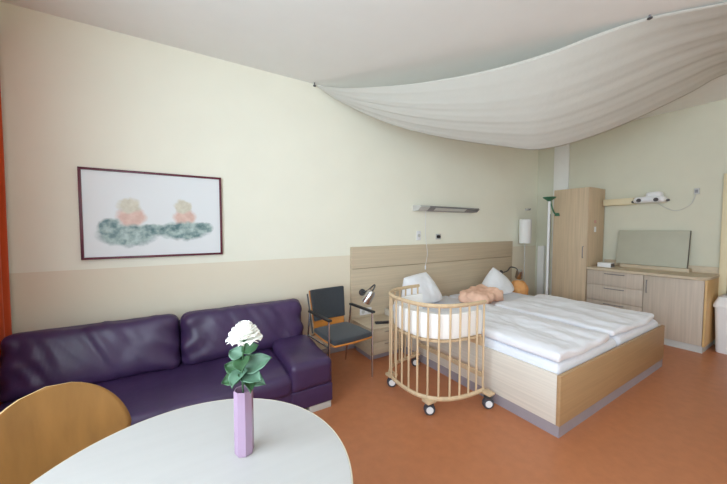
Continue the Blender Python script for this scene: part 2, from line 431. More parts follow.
def rose():
    t = thing('rose', 'single white rose with green leaves standing in the lilac vase', 'flower', (VX, VY, .745))
    top = Vector((.006, -.004, .383))
    obj('stem', tb(catmull([(.004, 0, 0), (.002, .002, .12), (-.002, .004, .26), top], 6), .0032, 8), M['stem'], t)
    # flower head: nested curled petals
    bm = B(); rnd = random.Random(3)
    def petal(ang, open_, size, wid, h0, curl):
        ca, sa = math.cos(ang), math.sin(ang)
        def f(u, v):
            a = (u-.5)*wid
            rr = .008+size*math.sin(min(1, v*1.02)*PI/2*(.55+.45*open_))*(.35+.65*open_)
            z = h0 + size*(1.15-.75*open_)*v - curl*size*max(0, v-.62)**1.4*1.8
            rr += curl*size*.55*max(0, v-.6)
            rr *= 1 + .05*math.sin(u*9+ang*5)*v
            w = a*(.25+.75*math.sin(min(1, v*1.15+.1)*PI*.62))
            x, y = rr*math.cos(w), rr*math.sin(w)
            z -= size*.20*(abs(u-.5)*2)**2.2*v
            return (top.x+x*ca-y*sa, top.y+x*sa+y*ca, top.z+z)
        grid(bm, f, 10, 8)
    for k in range(5): petal(k*1.257+.2, .05, .030, 2.3, .008, .02)
    for k in range(6): petal(k*1.047+.5, .28, .036, 1.9, .004, .12)
    for k in range(7): petal(k*.898+.1, .52, .042, 1.6, 0, .22)
    for k in range(8): petal(k*.785+.35+rnd.uniform(-.1, .1), .74, .044, 1.4, -.004, .30)
    for k in range(8): petal(k*.785+rnd.uniform(-.15, .15), .92, .046, 1.25, -.012, .34)
    for v in bm.verts:
        v.co.z = top.z + (v.co.z-top.z)*1.28 - .008
    bmesh.ops.recalc_face_normals(bm, faces=bm.faces[:])
    o = obj('flower_head', bm, M['petal'], t, smooth=80, recalc=False); solidify(o, .0012)
    bm = B()
    lathe(bm, [(.003, -.022), (.009, -.014), (.011, -.004), (.006, .002)], 14, c=tuple(top)); obj('calyx', bm, M['stem'], t)
    def leaf(base, az, el, L, W, m, roll=0., droop=.3, name='leaf'):
        bm = B(); L *= 1.1; W *= 1.15
        d = Vector((math.cos(az)*math.cos(el), math.sin(az)*math.cos(el), math.sin(el)))
        s = Vector((-math.sin(az), math.cos(az), 0)); n = d.cross(s)
        s2 = s*math.cos(roll)+n*math.sin(roll); n2 = d.cross(s2)
        def f(u, v):
            w = W*(math.sin(PI*min(1, v**.75))**.8)*(u-.5)
            ser = 1+.05*math.sin(v*60)*(abs(u-.5)*2)**3
            p = Vector(base)+d*(L*v)+s2*w*ser+n2*(abs(u-.5)**1.5*W*.45 - .02*math.sin(v*PI)*0)+Vector((0, 0, -droop*L*v*v))
            return p
        grid(bm, f, 8, 12)
        o = obj(name, bm, m, t, smooth=80); solidify(o, .0008)
        obj('stalk', tb([(0, .002, base[2]-.012), base], .0015, 6), M['stem'], o) if False else None
    # in camera terms: image-right is about (+.85,-.52), towards the camera (-.52,-.85)
    R = math.atan2(-.52, .85); Cc = math.atan2(-.85, -.52)
    leaf((.0, .002, .325), R+.25, .62, .058, .040, M['leaf'], .9)
    leaf((0, .002, .310), R+PI-.25, .55, .052, .044, M['leaf_pale'], -.9)
    leaf((0, .002, .300), Cc+.35, .15, .055, .050, M['leaf'], .3, .5)
    leaf((0, .001, .268), R+.05, .45, .098, .056, M['leaf_pale'], .9, .1)
    leaf((0, .001, .262), R+PI-.05, .35, .060, .046, M['leaf'], -.8, .1)
    leaf((0, .001, .255), R-.5, .15, .082, .054, M['leaf_pale'], .6, .25)
    leaf((0, 0, .250), R+PI+.4, .05, .060, .052, M['leaf'], -.7, .35)
    leaf((0, 0, .262), Cc-.2, .10, .055, .056, M['leaf_pale'], .2, .6)
    leaf((0, 0, .250), Cc+PI*.8, .2, .070, .050, M['leaf'], .2, .2)
    leaf((0, 0, .245), R-.1, .02, .072, .048, M['leaf_pale'], .8, .35)
    leaf((0, 0, .245), Cc+.7, .1, .060, .050, M['leaf'], -.4, .6)
rose()

# ------------------------------------------------------------------ plywood dining chair
def dining_chair():
    c = Vector((-.322, 1.383)); rz = math.radians(-60.6)     # local +x is where the sitter looks
    t = thing('dining_chair', 'honey plywood shell chair pulled up behind the round white table', 'chair', (c.x, c.y, 0), rz)
    bm = B(); W = .244; H0, H1 = .50, .86
    def back(u, v):
        # superellipse outline, hollow towards the sitter
        a = (u-.5)*2; z = H0+(H1-H0)*v
        wv = W*(1-max(0, v-.30)**2.6*1.55)**.5*(.80+.20*min(1, v*2.4)) if v < 1 else 0
        wv = W*(.82+.18*min(1, v*3))*max(0., 1-max(0, (v-.25)/.75)**2.0)**.5
        y = a*wv
        x = -.20-.085*v + .588*y*y
        return (x, y, z)
    grid(bm, back, 24, 28)
    bmesh.ops.remove_doubles(bm, verts=bm.verts[:], dist=.0005)
    o = obj('backrest', bm, M['ply'], t, smooth=80)
    md = solidify(o, .012).modifiers[0]; o.data.materials.append(M['ply_edge']); md.material_offset_rim = 1
    bm = B()
    def seat(u, v):
        a = (u-.5)*2; x = -.22+.43*v
        w = .215*(1-abs(2*v-1)**5*.35)
        return (x, a*w, .45+.02*a*a*(1-v)+(.02*(1-v)**3)-.025*max(0, v-.75)**2*8)
    grid(bm, seat, 16, 20)
    o = obj('seat', bm, M['ply'], t, smooth=80); solidify(o, .012)
    obj('back_support', tb(catmull([(-.10, 0, .435), (-.21, 0, .435), (-.236, 0, .50), (-.262, 0, .62)], 6), .016, 10), M['chrome'], t)
    for sx, sy in ((.17, .17), (.17, -.17), (-.17, .17), (-.17, -.17)):
        obj('leg', tb([(sx*.6, sy*.6, .432), (sx*.95, sy*.95, .425), (sx*1.15, sy*1.1, .0)], .011, 10), M['chrome'], t)
dining_chair()

# ------------------------------------------------------------------ visitor chair with arms
def visitor_chair():
    t = thing('armchair', 'black padded armchair with an orange wood back, between sofa and bedside cabinet', 'chair', (1.34, 2.69, 0), math.radians(5))
    # front is -y ; seat
    bm = B()
    def sd(p, n):
        q = p.copy()
        if n.z > 0: q.z += .012*(1-(p.x/.24)**2)*(1-(p.y/.24)**2)
        q.x *= 1-.10*max(0, p.y/.23)
        q.y -= .02*(1-(p.x/.24)**2) if p.y < -.1 else 0
        return q
    rbox(bm, .44, .44, .045, .021, (10, 10, 2), sd, Matrix.Translation((0, -.06, .448)))
    obj('seat', bm, M['black_fabric'], t, smooth=60)
    bm = B(); rbox(bm, .43, .43, .016, .007, (8, 8, 1), sd, Matrix.Translation((0, -.06, .418)))
    obj('seat_shell', bm, M['orange_wood'], t, smooth=60)
    lean = Matrix.Translation((0, .20, .44)) @ Matrix.Rotation(math.radians(-10), 4, 'X')
    def bend(p, n):
        q = p.copy(); q.y -= .05*(p.x/.22)**2*-1*-1; q.x *= 1+.06*(p.z/.2); return q
    bm = B(); rbox(bm, .385, .035, .32, .016, (10, 2, 8), bend, lean @ Matrix.Translation((0, -.012, .245)))
    obj('backrest', bm, M['black_fabric'], t, smooth=60)
    bm = B(); rbox(bm, .385, .014, .40, .006, (10, 1, 8), bend, lean @ Matrix.Translation((0, .014, .20)))
    obj('back_panel', bm, M['orange_wood'], t, smooth=60)
    for s in (-1, 1):
        x = s*.245
        obj('leg', tb([(x, -.24, 0), (x, -.24, .645)], .0095, 10), M['chrome'], t)
        obj('leg', tb(catmull([(x, .25, 0), (x, .18, .40), (x, .14, .645)], 6), .0095, 10), M['chrome'], t)
        bm = B()
        rbox(bm, .04, .42, .022, .010, (2, 8, 1), None, Matrix.Translation((x, -.06, .656)))
        obj('armrest', bm, M['black'], t, smooth=60)
        obj('seat_rail', tb([(x, -.24, .405), (x, .18, .405)], .008, 8), M['chrome'], t)
        obj('back_upright', tb([(s*.19, .19, .405), (s*.205, .275, .80)], .008, 8), M['dark_grey'], t)
    obj('crossbar', tb([(-.245, -.2, .400), (.245, -.2, .400)], .008, 8), M['chrome'], t)
    obj('crossbar', tb([(-.245, .16, .400), (.245, .16, .400)], .008, 8), M['chrome'], t)
visitor_chair()

# ------------------------------------------------------------------ headboard, bedside cabinets
HB0, HB1 = 1.755, 4.99
def headboard():
    t = thing('headboard', 'long pale oak headboard panel on the wall behind the double bed', 'headboard', (0, Y1, 0))
    obj('upper_panel', bx(HB0, HB1, -.036, -.002, .985, 1.25, bev=.003), M['oak'], t)
    obj('lower_panel', bx(HB0, HB1, -.033, -.002, .12, .980, bev=.003), M['oak'], t)
headboard()

def bedside(x0, x1, label):
    t = thing('bedside_cabinet', label, 'bedside cabinet', ((x0+x1)/2, 2.95, 0), 0, 'oak bedside cabinets beside the bed')
    w = (x1-x0)/2
    obj('body', bx(-w, w, -.205, .21, .07, .355, bev=.002), M['oak'], t)
    obj('top', bx(-w-.004, w+.004, -.225, .213, .355, .375, bev=.003), M['oak'], t)
    for z0, z1 in ((.085, .215), (.22, .35)):
        d = obj('drawer', bx(-w+.006, w-.006, -.224, -.206, z0, z1, bev=.002), M['oak'], t)
        obj('handle', tb([(-.06, -.236, z1-.025), (.06, -.236, z1-.025)], .005, 8), M['chrome'], d)
    obj('plinth', bx(-w+.03, w-.03, -.15, .18, 0, .07), M['plinth'], t)
bedside(1.765, 2.215, 'low oak bedside cabinet with two drawers next to the black armchair')
bedside(4.45, 4.93, 'low oak bedside cabinet on the far side of the double bed')

def plates(name, x, z, w, h, label, cat, m, wy=Y1-.032, n=2):
    t = obj(name, bx(x-w/2, x+w/2, wy-.012, wy, z-h/2, z+h/2, bev=.004), m); tag(t, label, cat)
    for k in range(n):
        cx = x-w/2+w*(k+.5)/n
        bm = B(); lathe(bm, [(.001, 0), (.022, 0), (.024, .004), (.024, .0045)], 20, mtx=Matrix.Translation((cx, wy-.0122, z)) @ Matrix.Rotation(PI/2, 4, 'X'))
        obj('insert', bm, M['lgrey'], t)
    return t
plates('wall_socket', 1.955, .445, .17, .085, 'white double socket plate low on the headboard above the cabinet', 'socket', M['white_plastic'])

rem = obj('telephone_handset', bx(-.09, .09, -.028, .028, 0, .022, bev=.008), M['black'], loc=(1.985, 2.84, .3755)); rem.rotation_euler = (0, 0, -.35)
tag(rem, 'black handset lying on the oak bedside cabinet next to the armchair', 'handset')
for i in range(3):
    obj('button', bx(-.05+.04*i, -.03+.04*i, -.012, .012, .022, .0235), M['dark_grey'], rem)

def reading_lamp(x, z, label, flip=1):
    t = thing('reading_lamp', label, 'lamp', (x, Y1-.036, z), 0, 'chrome reading lamps on the headboard'); t.scale = (1.4, 1.4, 1.4)
    bm = B(); lathe(bm, [(.001, 0), (.03, 0), (.03, .012), (.026, .018), (.001, .018)], 24, mtx=Matrix.Rotation(PI/2, 4, 'X'))
    obj('mount', bm, M['dark_grey'], t)
    obj('gooseneck', tb(catmull([(0, -.016, 0), (.005*flip, -.09, .03), (.03*flip, -.15, .085), (.0, -.20, .075), (-.04*flip, -.20, .03)], 8), .0065, 10), M['dark_grey'], t)
    bm = B(); mt = Matrix.Translation((-.055*flip, -.205, .01)) @ Matrix.Rotation(math.radians(25*flip), 4, 'Y') @ Matrix.Rotation(math.radians(20), 4, 'X')
    lathe(bm, [(.012, .055), (.028, .05), (.036, .03), (.040, -.03), (.042, -.055), (.039, -.055), (.035, .02), (.001, .03)], 28, mtx=mt, cap=True)
    obj('lamp_shade', bm, M['chrome'], t)
reading_lamp(1.90, .69, 'small chrome reading lamp on the headboard above the left bedside cabinet')
reading_lamp(4.66, .72, 'small chrome reading lamp on the headboard behind the far pillow', -1)

# ------------------------------------------------------------------ bed
BX0, BX1, BY0, BY1, BZ = 2.24, 4.385, 1.042, 3.16, .445
def bed():
    t = thing('double_bed', 'double bed with pale wooden box frame and grey plinth', 'bed', ((BX0+BX1)/2, BY0, 0))
    cx = (BX0+BX1)/2; hw = (BX1-BX0)/2
    obj('side_panel', bx(-hw, -hw+.025, .026, BY1-BY0, .085, BZ, bev=.002), M['oak_y_lit'], t)
    obj('side_panel', bx(hw-.025, hw, .026, BY1-BY0, .085, BZ, bev=.002), M['oak_y_lit'], t)
    obj('footboard', bx(-hw, hw, 0, .025, .085, BZ, bev=.002), M['oak_foot_shaded'], t)
    obj('head_panel', bx(-hw+.026, hw-.026, BY1-BY0-.025, BY1-BY0, .085, BZ-.05, bev=.002), M['oak'], t)
    obj('plinth', bx(-hw+.004, hw-.004, .005, BY1-BY0-.02, 0, .084), M['plinth'], t)
    obj('slat_base', bx(-hw+.027, hw-.027, .027, BY1-BY0-.03, .28, .32), M['oak'], t)
    for i in range(2):
        x0 = BX0+.03+i*1.053; x1 = x0+1.025
        bm = B()
        def d(p, n, s=i): return p+n*(fbm(p, 6, s)*.006)
        rbox(bm, x1-x0, 2.03, .183, .045, (16, 30, 4), d, Matrix.Translation(((x0+x1)/2, BY0+.04+1.01, .414)))
        o = obj('mattress', bm, M['mattress'], smooth=60)
        tag(o, ['white mattress on the side of the bed beside the cot', 'white mattress on the cupboard side of the double bed'][i], 'mattress', 'white mattresses on the double bed')
    # duvets
    spec = [(2.28, 3.125, 1.065, 2.33, 11), (3.265, 4.28, 1.085, 2.28, 23)]
    for i, (x0, x1, y0, y1, sd) in enumerate(spec):
        bm = B(); w, l, h = x1-x0, y1-y0, [.062, .05][i]
        def d(p, n, s=sd, w=w, l=l):
            u = p.x/(w/2); v = p.y/(l/2)
            fold = math.sin(p.x*17+fbm(p, 2.2, s)*3.)*.008 + fbm((p.x*2.6, p.y*.8, 0), 2.6, s)*.022 + fbm((p.x*1.4, p.y*.7, 0), 9, s+3)*.012 + abs(fbm((p.x, p.y*.6, 0), 15, s+5))*.012
            k = (1-abs(u)**6)*(1-abs(v)**8)
            q = p.copy()
            if n.z > 0: q.z += fold*.9*(.35+.65*k)+.012*k
            q.x += fbm((0, p.y, 0), 3, s+6)*.020*u; q.y += fbm((p.x, 0, 0), 3.5, s+8)*.028*abs(v)
            if v < -.75: q.z += .012*math.sin(p.x*9+s)*(-v-.75)/.25*(1 if n.z > -.5 else .4)
            return q
        rbox(bm, w, l, h, .024, (60, 70, 3), d, Matrix.Translation(((x0+x1)/2, (y0+y1)/2, .5065+h/2+.006)))
        o = obj('duvet', bm, M['linen'], smooth=70)
        tag(o, ['white folded duvet spread on the bed half beside the cot', 'white folded duvet spread on the bed half near the tall cupboard'][i], 'duvet', 'white duvets on the double bed')
bed()

def pillow(name, loc, w, h, th, rot, label, m, seed, pinch=.12, group=None, taper=0., skew=0.):
    bm = B(); n = 28
    def f(sgn):
        def g(u, v):
            a, b = u*2-1, v*2-1
            k = max(0, (1-abs(a)**2.6))**.55*max(0, (1-abs(b)**2.6))**.55
            x = a*w/2*(1-pinch*(1-b*b)*abs(a)**2*.8); z = b*h/2*(1-pinch*(1-a*a)*b*b*.8)
            x = x*(1-taper*(b+1)/2)+skew*(b+1)/2
            y = sgn*th/2*k*(1-.25*b)
            wr = fbm((x, sgn, z), 7, seed)*.018*k+fbm((x*2, sgn, z), 12, seed+3)*.008*k
            return (x, y+wr*sgn, z)
        return g
    grid(bm, f(1), n, n); grid(bm, f(-1), n, n)
    bmesh.ops.remove_doubles(bm, verts=bm.verts[:], dist=.0004)
    from mathutils import Euler
    mt = Matrix.Translation(loc) @ Euler(rot).to_matrix().to_4x4(); lo = .509
    for v in bm.verts:
        p = mt @ v.co
        if p.z < lo+.05: p.z = lo + .05*math.exp((p.z-lo-.05)/.12)
        p.y = min(p.y, Y1-.045)
        v.co = p - Vector((loc[0], loc[1], lo))
    o = obj(name, bm, m, smooth=80); o.location = (loc[0], loc[1], lo)
    tag(o, label, 'pillow', group); return o
pillow('pillow', (2.60, 2.89, .67), .72, .44, .30, (math.radians(-14), math.radians(-6), math.radians(4)), 'white pillow propped on the headboard behind the cot', M['pillow'], 4, -.03, 'white pillows', .44, -.01)
pillow('pillow', (4.12, 2.84, .515), .53, .53, .34, (math.radians(-14), math.radians(40), math.radians(-14)), 'white pillow standing upright on a corner on the far bed half', M['pillow'], 9, -.12, 'white pillows')

def bunch(name, cx, cy, z, sx, sy, sz, rz, m, label, cat, seed):
    bm = B()
    def d(p, n):
        q = p+n*(fbm(p, 7, seed)*.045+fbm(p, 15, seed+2)*.024+abs(fbm(p, 24, seed+4))*.016)
        if p.z < 0: q.z = max(q.z, -sz/2)
        q.z -= .12*max(0, -p.x/(sx/2))**2*sz if n.z > 0 else 0
        return q
    rbox(bm, sx, sy, sz, min(sx, sy, sz)*.48, (20, 16, 4), d)
    o = obj(name, bm, m, smooth=80); o.location = (cx, cy, z+sz/2); o.rotation_euler = (0, 0, rz)
    tag(o, label, cat); return o
bunch('blanket', 3.40, 2.59, .512, .62, .40, .15, math.radians(12), M['peach'], 'bunched peach baby blanket on the bed between the two pillows', 'blanket', 5)
bunch('blanket', 4.63, 2.84, .376, .26, .30, .22, 0, M['orange_cloth'], 'orange folded blanket on the bedside cabinet behind the far pillow', 'blanket', 8)

# ------------------------------------------------------------------ bedside cot
def cot():
    cx, cy = 2.165, 1.985
    t = thing('bedside_cot', 'beech bedside cot with rounded barred side and casters, drawn up to the bed', 'cot', (cx, cy, 0))
    a, b = .545, .405        # depth from the bed, half length
    def outline(n, inset=0., x_end=0.):
        P = []
        for k in range(n+1):
            th = PI/2 + PI*k/n
            e = 2.75
            c, s = math.cos(th), math.sin(th)
            x = (a-inset)*math.copysign(abs(c)**(2/e), c); y = (b-inset)*math.copysign(abs(s)**(2/e), s)
            P.append(Vector((min(x, 0)-.03, y, 0)))
        return P
    def rail(z, w, h, n=64):
        bm = B(); P = outline(n); L = len(P); rings = []
        for i, p in enumerate(P):
            tg = (P[min(i+1, L-1)]-P[max(i-1, 0)]).normalized(); nr = Vector((tg.y, -tg.x, 0))
            c = .3
            prof = [(-w, -h*c), (-w*c, -h), (w*c, -h), (w, -h*c), (w, h*c), (w*c, h), (-w*c, h), (-w, h*c)]
            rings.append([bm.verts.new(p+nr*u+Vector((0, 0, z+v))) for u, v in prof])
        for r0, r1 in zip(rings, rings[1:]):
            for k in range(8): bm.faces.new((r0[k], r0[(k+1) % 8], r1[(k+1) % 8], r1[k]))
        bm.faces.new(rings[0]); bm.faces.new(rings[-1][::-1]); return bm
    obj('top_rail', rail(.875, .014, .016), M['beech'], t)
    obj('bottom_rail', rail(.135, .014, .018), M['beech'], t)
    # spindles evenly along the outline
    P = outline(400); acc = [0]
    for p, q in zip(P, P[1:]): acc.append(acc[-1]+(q-p).length)
    N = 19
    for k in range(N):
        s = acc[-1]*(k+.12)/(N-1+.24); i = min(range(len(acc)), key=lambda j: abs(acc[j]-s)); p = P[i]
        obj('spindle', tb([(p.x, p.y, .14), (p.x, p.y, .87)], .0085, 10), M['beech'], t)
    # lying board and its flat bed-side frame
    bm = B(); ring = outline(48, .03)
    lo = [bm.verts.new((p.x, p.y, .575)) for p in ring]; hi = [bm.verts.new((p.x, p.y, .593)) for p in ring]
    bm.faces.new(lo[::-1]); bm.faces.new(hi)
    for i in range(len(ring)): j = (i+1) % len(ring); bm.faces.new((lo[i], lo[j], hi[j], hi[i]))
    obj('lying_board', bm, M['beech'], t)
    bm = B(); box(bm, -.045, -.022, -b+.02, b-.02, .50, .575, .003)
    obj('bed_side_beam', bm, M['beech'], t)
    bm = B(); box(bm, -.045, -.022, -b+.02, b-.02, .235, .275, .003)
    obj('lower_beam', bm, M['beech'], t)
    for x, y in ((-.505, .235), (-.505, -.262), (-.035, -b-.045), (-.035, b+.04)):
        w = obj('caster', tb([(x, y, .092), (x, y, .135)], .010, 10), M['dark_grey'], t)
        ang = -.55
        bm = B()
        mt = Matrix.Translation((x, y, .045)) @ Matrix.Rotation(ang, 4, 'Z') @ Matrix.Rotation(PI/2, 4, 'X')
        lathe(bm, [(.028, -.022), (.041, -.020), (.045, -.014), (.045, .014), (.041, .020), (.028, .022)], 28, mtx=mt)
        obj('tyre', bm, M['rubber'], w)
        bm = B(); lathe(bm, [(.026, -.0265), (.029, -.0222), (.029, .0222), (.026, .0265)], 24, mtx=mt)
        obj('hub', bm, M['white_plastic'], w)
        bm = B(); lathe(bm, [(.02, .088), (.034, .088), (.036, .096), (.02, .100)], 20, c=(x, y, 0))
        obj('fork', bm, M['dark_grey'], w)
        if abs(y) > b: bm = bx(x-.035, x+.035, min(y-math.copysign(.0, y), y)-.04, max(y, y)+.04, .118, .142, bev=.006)
        else: bm = bx(x-.05, x+.04, y-.04, y+.04, .105, .130, bev=.006)
        obj('foot_block', bm, M['beech'], t)
    # padded nest inside: top-level
    n = thing('cot_nest', 'white padded nest lining the barred bedside cot', 'cot nest', (cx, cy, .5945))
    ring = outline(72, .045); L = len(ring); bm = B()
    th = .030; hh = .205; rings = []
    for i, p in enumerate(ring):
        tg = (ring[min(i+1, L-1)]-ring[max(i-1, 0)]).normalized(); nr = Vector((tg.y, -tg.x, 0))
        prof = []
        for k in range(14):
            an = 2*PI*k/14
            e = .45
            uu = math.copysign(abs(math.cos(an))**e, math.cos(an))*th/2*(1+.05*math.sin(i*.4)); vv = math.copysign(abs(math.sin(an))**.6, math.sin(an))*hh/2
            prof.append(p+nr*uu+Vector((0, 0, hh/2+vv+.002+(.003*math.sin(i*.3) if vv > 0 else 0))))
        rings.append([bm.verts.new(q) for q in prof])
    for r0, r1 in zip(rings, rings[1:]):
        for k in range(14): bm.faces.new((r0[k], r0[(k+1) % 14], r1[(k+1) % 14], r1[k]))
    bm.faces.new(rings[0]); bm.faces.new(rings[-1][::-1])
    obj('bumper', bm, M['nest'], n, smooth=70)
    ring = outline(48, .066); bm = B(); lv = []
    for zz, sh in ((0, .985), (.008, 1.), (.04, 1.), (.048, .985)):
        lv.append([bm.verts.new((p.x*sh, p.y*sh, zz)) for p in ring])
    for l0, l1 in zip(lv, lv[1:]):
        for i in range(len(ring)): j = (i+1) % len(ring); bm.faces.new((l0[i], l0[j], l1[j], l1[i]))
    bm.faces.new(lv[0][::-1]); bm.faces.new(lv[-1])
    obj('cot_mattress', bm, M['nest'], n)
cot()

# ------------------------------------------------------------------ wall light, switches, cord
def bed_light():
    t = thing('wall_light', 'long grey wall light bar mounted above the headboard', 'wall light', (2.74, Y1-.001, 1.75))
    bm = B(); L = 1.20
    prof = [(0, -.035), (0, .035), (-.05, .038), (-.15, .03), (-.165, .012), (-.10, -.03)]
    v0 = [bm.verts.new((.0, y, z)) for y, z in prof]; v1 = [bm.verts.new((L-(0.0 if y > -.11 else .02), y, z)) for y, z in prof]
    bm.faces.new(v0[::-1]); bm.faces.new(v1)
    for i in range(len(prof)): j = (i+1) % len(prof); bm.faces.new((v0[i], v0[j], v1[j], v1[i]))
    obj('housing', bm, M['grey_metal'], t, smooth=0)
    bm = B(); box(bm, .28, L-.30, -.155, -.105, -.030, -.022); 
    for v in bm.verts: v.co.z += (.002 if v.co.y > -.12 else .030)
    obj('diffuser', bm, M['lgrey'], t)
    bm = B()
    v0 = [bm.verts.new((-.005, y*1.03, z*1.05)) for y, z in prof]; v1 = [bm.verts.new((.16, y*1.03, z*1.05)) for y, z in prof]
    bm.faces.new(v0[::-1]); bm.faces.new(v1)
    for i in range(len(prof)): j = (i+1) % len(prof); bm.faces.new((v0[i], v0[j], v1[j], v1[i]))
    obj('end_cover', bm, M['lgrey'], t, smooth=0)
    c = obj('pull_cord', tb(catmull([(.16, -.08, -.036), (.162, -.075, -.20), (.17, -.07, -.40), (.21, -.065, -.62), (.18, -.06, -.80)], 8), .0035, 6), M['white_plastic'], t)
    bm = B(); lathe(bm, [(.003, -.05), (.010, -.045), (.011, 0), (.003, .01)], 14, c=(.18, -.06, -.80)); obj('toggle', bm, M['white_plastic'], c)
bed_light()
plates('light_switch', 2.84, 1.375, .075, .13, 'white light switch on the wall under the left end of the light bar', 'light switch', M['white_plastic'], Y1, 1)
def plug():
    t = obj('wall_plug', bx(3.17, 3.27, Y1-.010, Y1, 1.315, 1.395, bev=.003), M['lgrey']); tag(t, 'small dark wall plug above the headboard, right of the light switch', 'plug')
    bm = B(); lathe(bm, [(.001, 0), (.024, 0), (.022, .035), (.014, .042), (.001, .042)], 20, mtx=Matrix.Translation((3.205, Y1-.010, 1.355)) @ Matrix.Rotation(PI/2, 4, 'X'))
    obj('plug_body', bm, M['black'], t)
plug()

# ------------------------------------------------------------------ lamps in the corner
def floor_lamp():
    t = thing('floor_lamp', 'slim floor lamp with a white cylinder shade, beside the headboard end', 'lamp', (5.17, 3.05, 0))
    bm = B(); lathe(bm, [(.13, 0), (.13, .012), (.12, .018), (.012, .022)], 40); obj('base', bm, M['lgrey'], t)
    obj('stem', tb([(0, 0, .02), (0, 0, 1.23)], .008, 10), M['lgrey'], t)
    bm = B(); lathe(bm, [(.09, 1.215), (.097, 1.215), (.097, 1.63), (.09, 1.63)], 40); obj('lamp_shade', bm, M['shade'], t)
    o = obj('wall_hook', bx(5.40, 5.50, Y1-.05, Y1, 1.80, 1.835, bev=.006), M['lgrey']); tag(o, 'small grey wall hook above the white lamp shade', 'hook')
    obj('peg', tb([(5.45, Y1-.05, 1.815), (5.45, Y1-.075, 1.83)], .006, 8), M['grey_metal'], o)
floor_lamp()
def uplighter():
    t = thing('uplighter', 'tall uplighter lamp with green dish and curved green arm, beside the tall cupboard', 'lamp', (4.985, 2.565, 0))
    bm = B(); lathe(bm, [(.14, 0), (.14, .014), (.125, .022), (.016, .028)], 40); obj('base', bm, M['dark_grey'], t)
    obj('pole', tb([(0, 0, .025), (0, 0, 1.92)], .019, 14), M['white_plastic'], t)
    obj('cable', tb([(.024, -.012, .03), (.024, -.012, 1.0), (.022, -.012, 1.70)], .006, 8), M['dark_grey'], t)
    bm = B(); lathe(bm, [(.02, 1.90), (.05, 1.925), (.085, 1.95), (.092, 1.965), (.088, 1.967), (.06, 1.935), (.01, 1.93)], 40); obj('dish', bm, M['green'], t)
    d = Vector((.85, -.52, 0))
    pts = [Vector((0, 0, 1.91))+d*.02, Vector((0, 0, 1.86))+d*.03, Vector((0, 0, 1.78))+d*.055, Vector((0, 0, 1.72))+d*.085, Vector((0, 0, 1.69))+d*.13]
    obj('reading_arm', tb(catmull(pts, 6), .012, 10), M['green'], t)
    bm = B(); lathe(bm, [(.012, .03), (.028, .022), (.036, -.02), (.033, -.02), (.001, .005)], 20, c=tuple(pts[-1])); obj('arm_shade', bm, M['green'], t)
uplighter()

# ------------------------------------------------------------------ tall cupboard and sideboard
CX = 5.20
def tall():
    y0, y1 = 2.115, 2.605
    t = thing('tall_cupboard', 'tall pale oak cupboard standing left of the sideboard', 'cupboard', (CX, y0, 0))
    d = X1-.045-CX
    obj('body', bx(.021, d, 0, y1-y0, .08, 2.09, bev=.002), M['oak_z'], t)
    dr = obj('door', bx(0, .019, .003, y1-y0-.003, .085, 2.087, bev=.002), M['oak_z'], t)
    obj('handle', tb([(0, .05, 1.03), (-.025, .05, 1.03), (-.025, .05, 1.20), (0, .05, 1.20)], .006, 8), M['grey_metal'], dr)
    obj('plinth', bx(.05, d-.02, .01, y1-y0-.01, 0, .08), M['plinth'], t)
    o = obj('paper_note', bx(5.40, 5.47, y0-.003, y0, 1.555, 1.60), M['pink_paper']); tag(o, 'small pinkish paper note, upper one on the side of the tall cupboard', 'note')
    o = obj('paper_note', bx(5.41, 5.47, y0-.003, y0, 1.42, 1.50), M['white_plastic']); tag(o, 'small white paper note, lower one on the side of the tall cupboard', 'note')
tall()
def sideboard():
    y0, y1 = .915, 2.105
    t = thing('sideboard', 'pale oak sideboard with drawers and one door against the right wall', 'sideboard', (CX, y0, 0))
    d = X1-CX-.003; L = y1-y0; ys = .543
    obj('body', bx(.021, d-.002, 0, L, .085, .868, bev=.002), M['oak_z'], t)
    obj('end_panel', bx(.0, d-.002, -.02, -.001, .085, .868, bev=.002), M['oak_edge'], t)
    zs = [.09, .205, .43, .655, .864]
    for z0, z1 in zip(zs, zs[1:]):
        dr = obj('drawer', bx(0, .019, ys+.003, L-.003, z0+.002, z1-.003, bev=.002), M['drawer'], t)
        zc = z1-.035
        obj('handle', tb([(0, L*.72-.11, zc), (-.025, L*.72-.11, zc), (-.025, L*.72+.11, zc), (0, L*.72+.11, zc)], .005, 8), M['grey_metal'], dr)
    dr = obj('door', bx(0, .019, .003, ys-.003, .09, .861, bev=.002), M['drawer'], t)
    obj('handle', tb([(0, ys-.035, .64), (-.025, ys-.035, .64), (-.025, ys-.035, .80), (0, ys-.035, .80)], .005, 8), M['grey_metal'], dr)
    obj('plinth', bx(.03, d-.02, .0, L, 0, .085), M['lgrey'], t)
    # worktop with a rounded free corner
    bm = B(); out = [(d, L), (-.025, L)]; r = .17; ye = -.025
    for k in range(13):
        an = PI+PI/2*k/12; out.append((-.025+r+r*math.cos(an), ye+r+r*math.sin(an)))
    out.append((d, ye))
    lo = [bm.verts.new((x, y, .869)) for x, y in out]; hi = [bm.verts.new((x, y, .90)) for x, y in out]
    bm.faces.new(lo[::-1]); bm.faces.new(hi)
    for i in range(len(out)): j = (i+1) % len(out); bm.faces.new((lo[i], lo[j], hi[j], hi[i]))
    obj('worktop', bm, M['oak'], t, smooth=30)
    obj('upstand', bx(d-.018, d, ye, L, .90, .985, bev=.002), M['oak'], t)
    obj('rear_shelf', bx(d-.155, d-.019, .22, L-.25, .9005, .948, bev=.002), M['oak'], t)
sideboard()
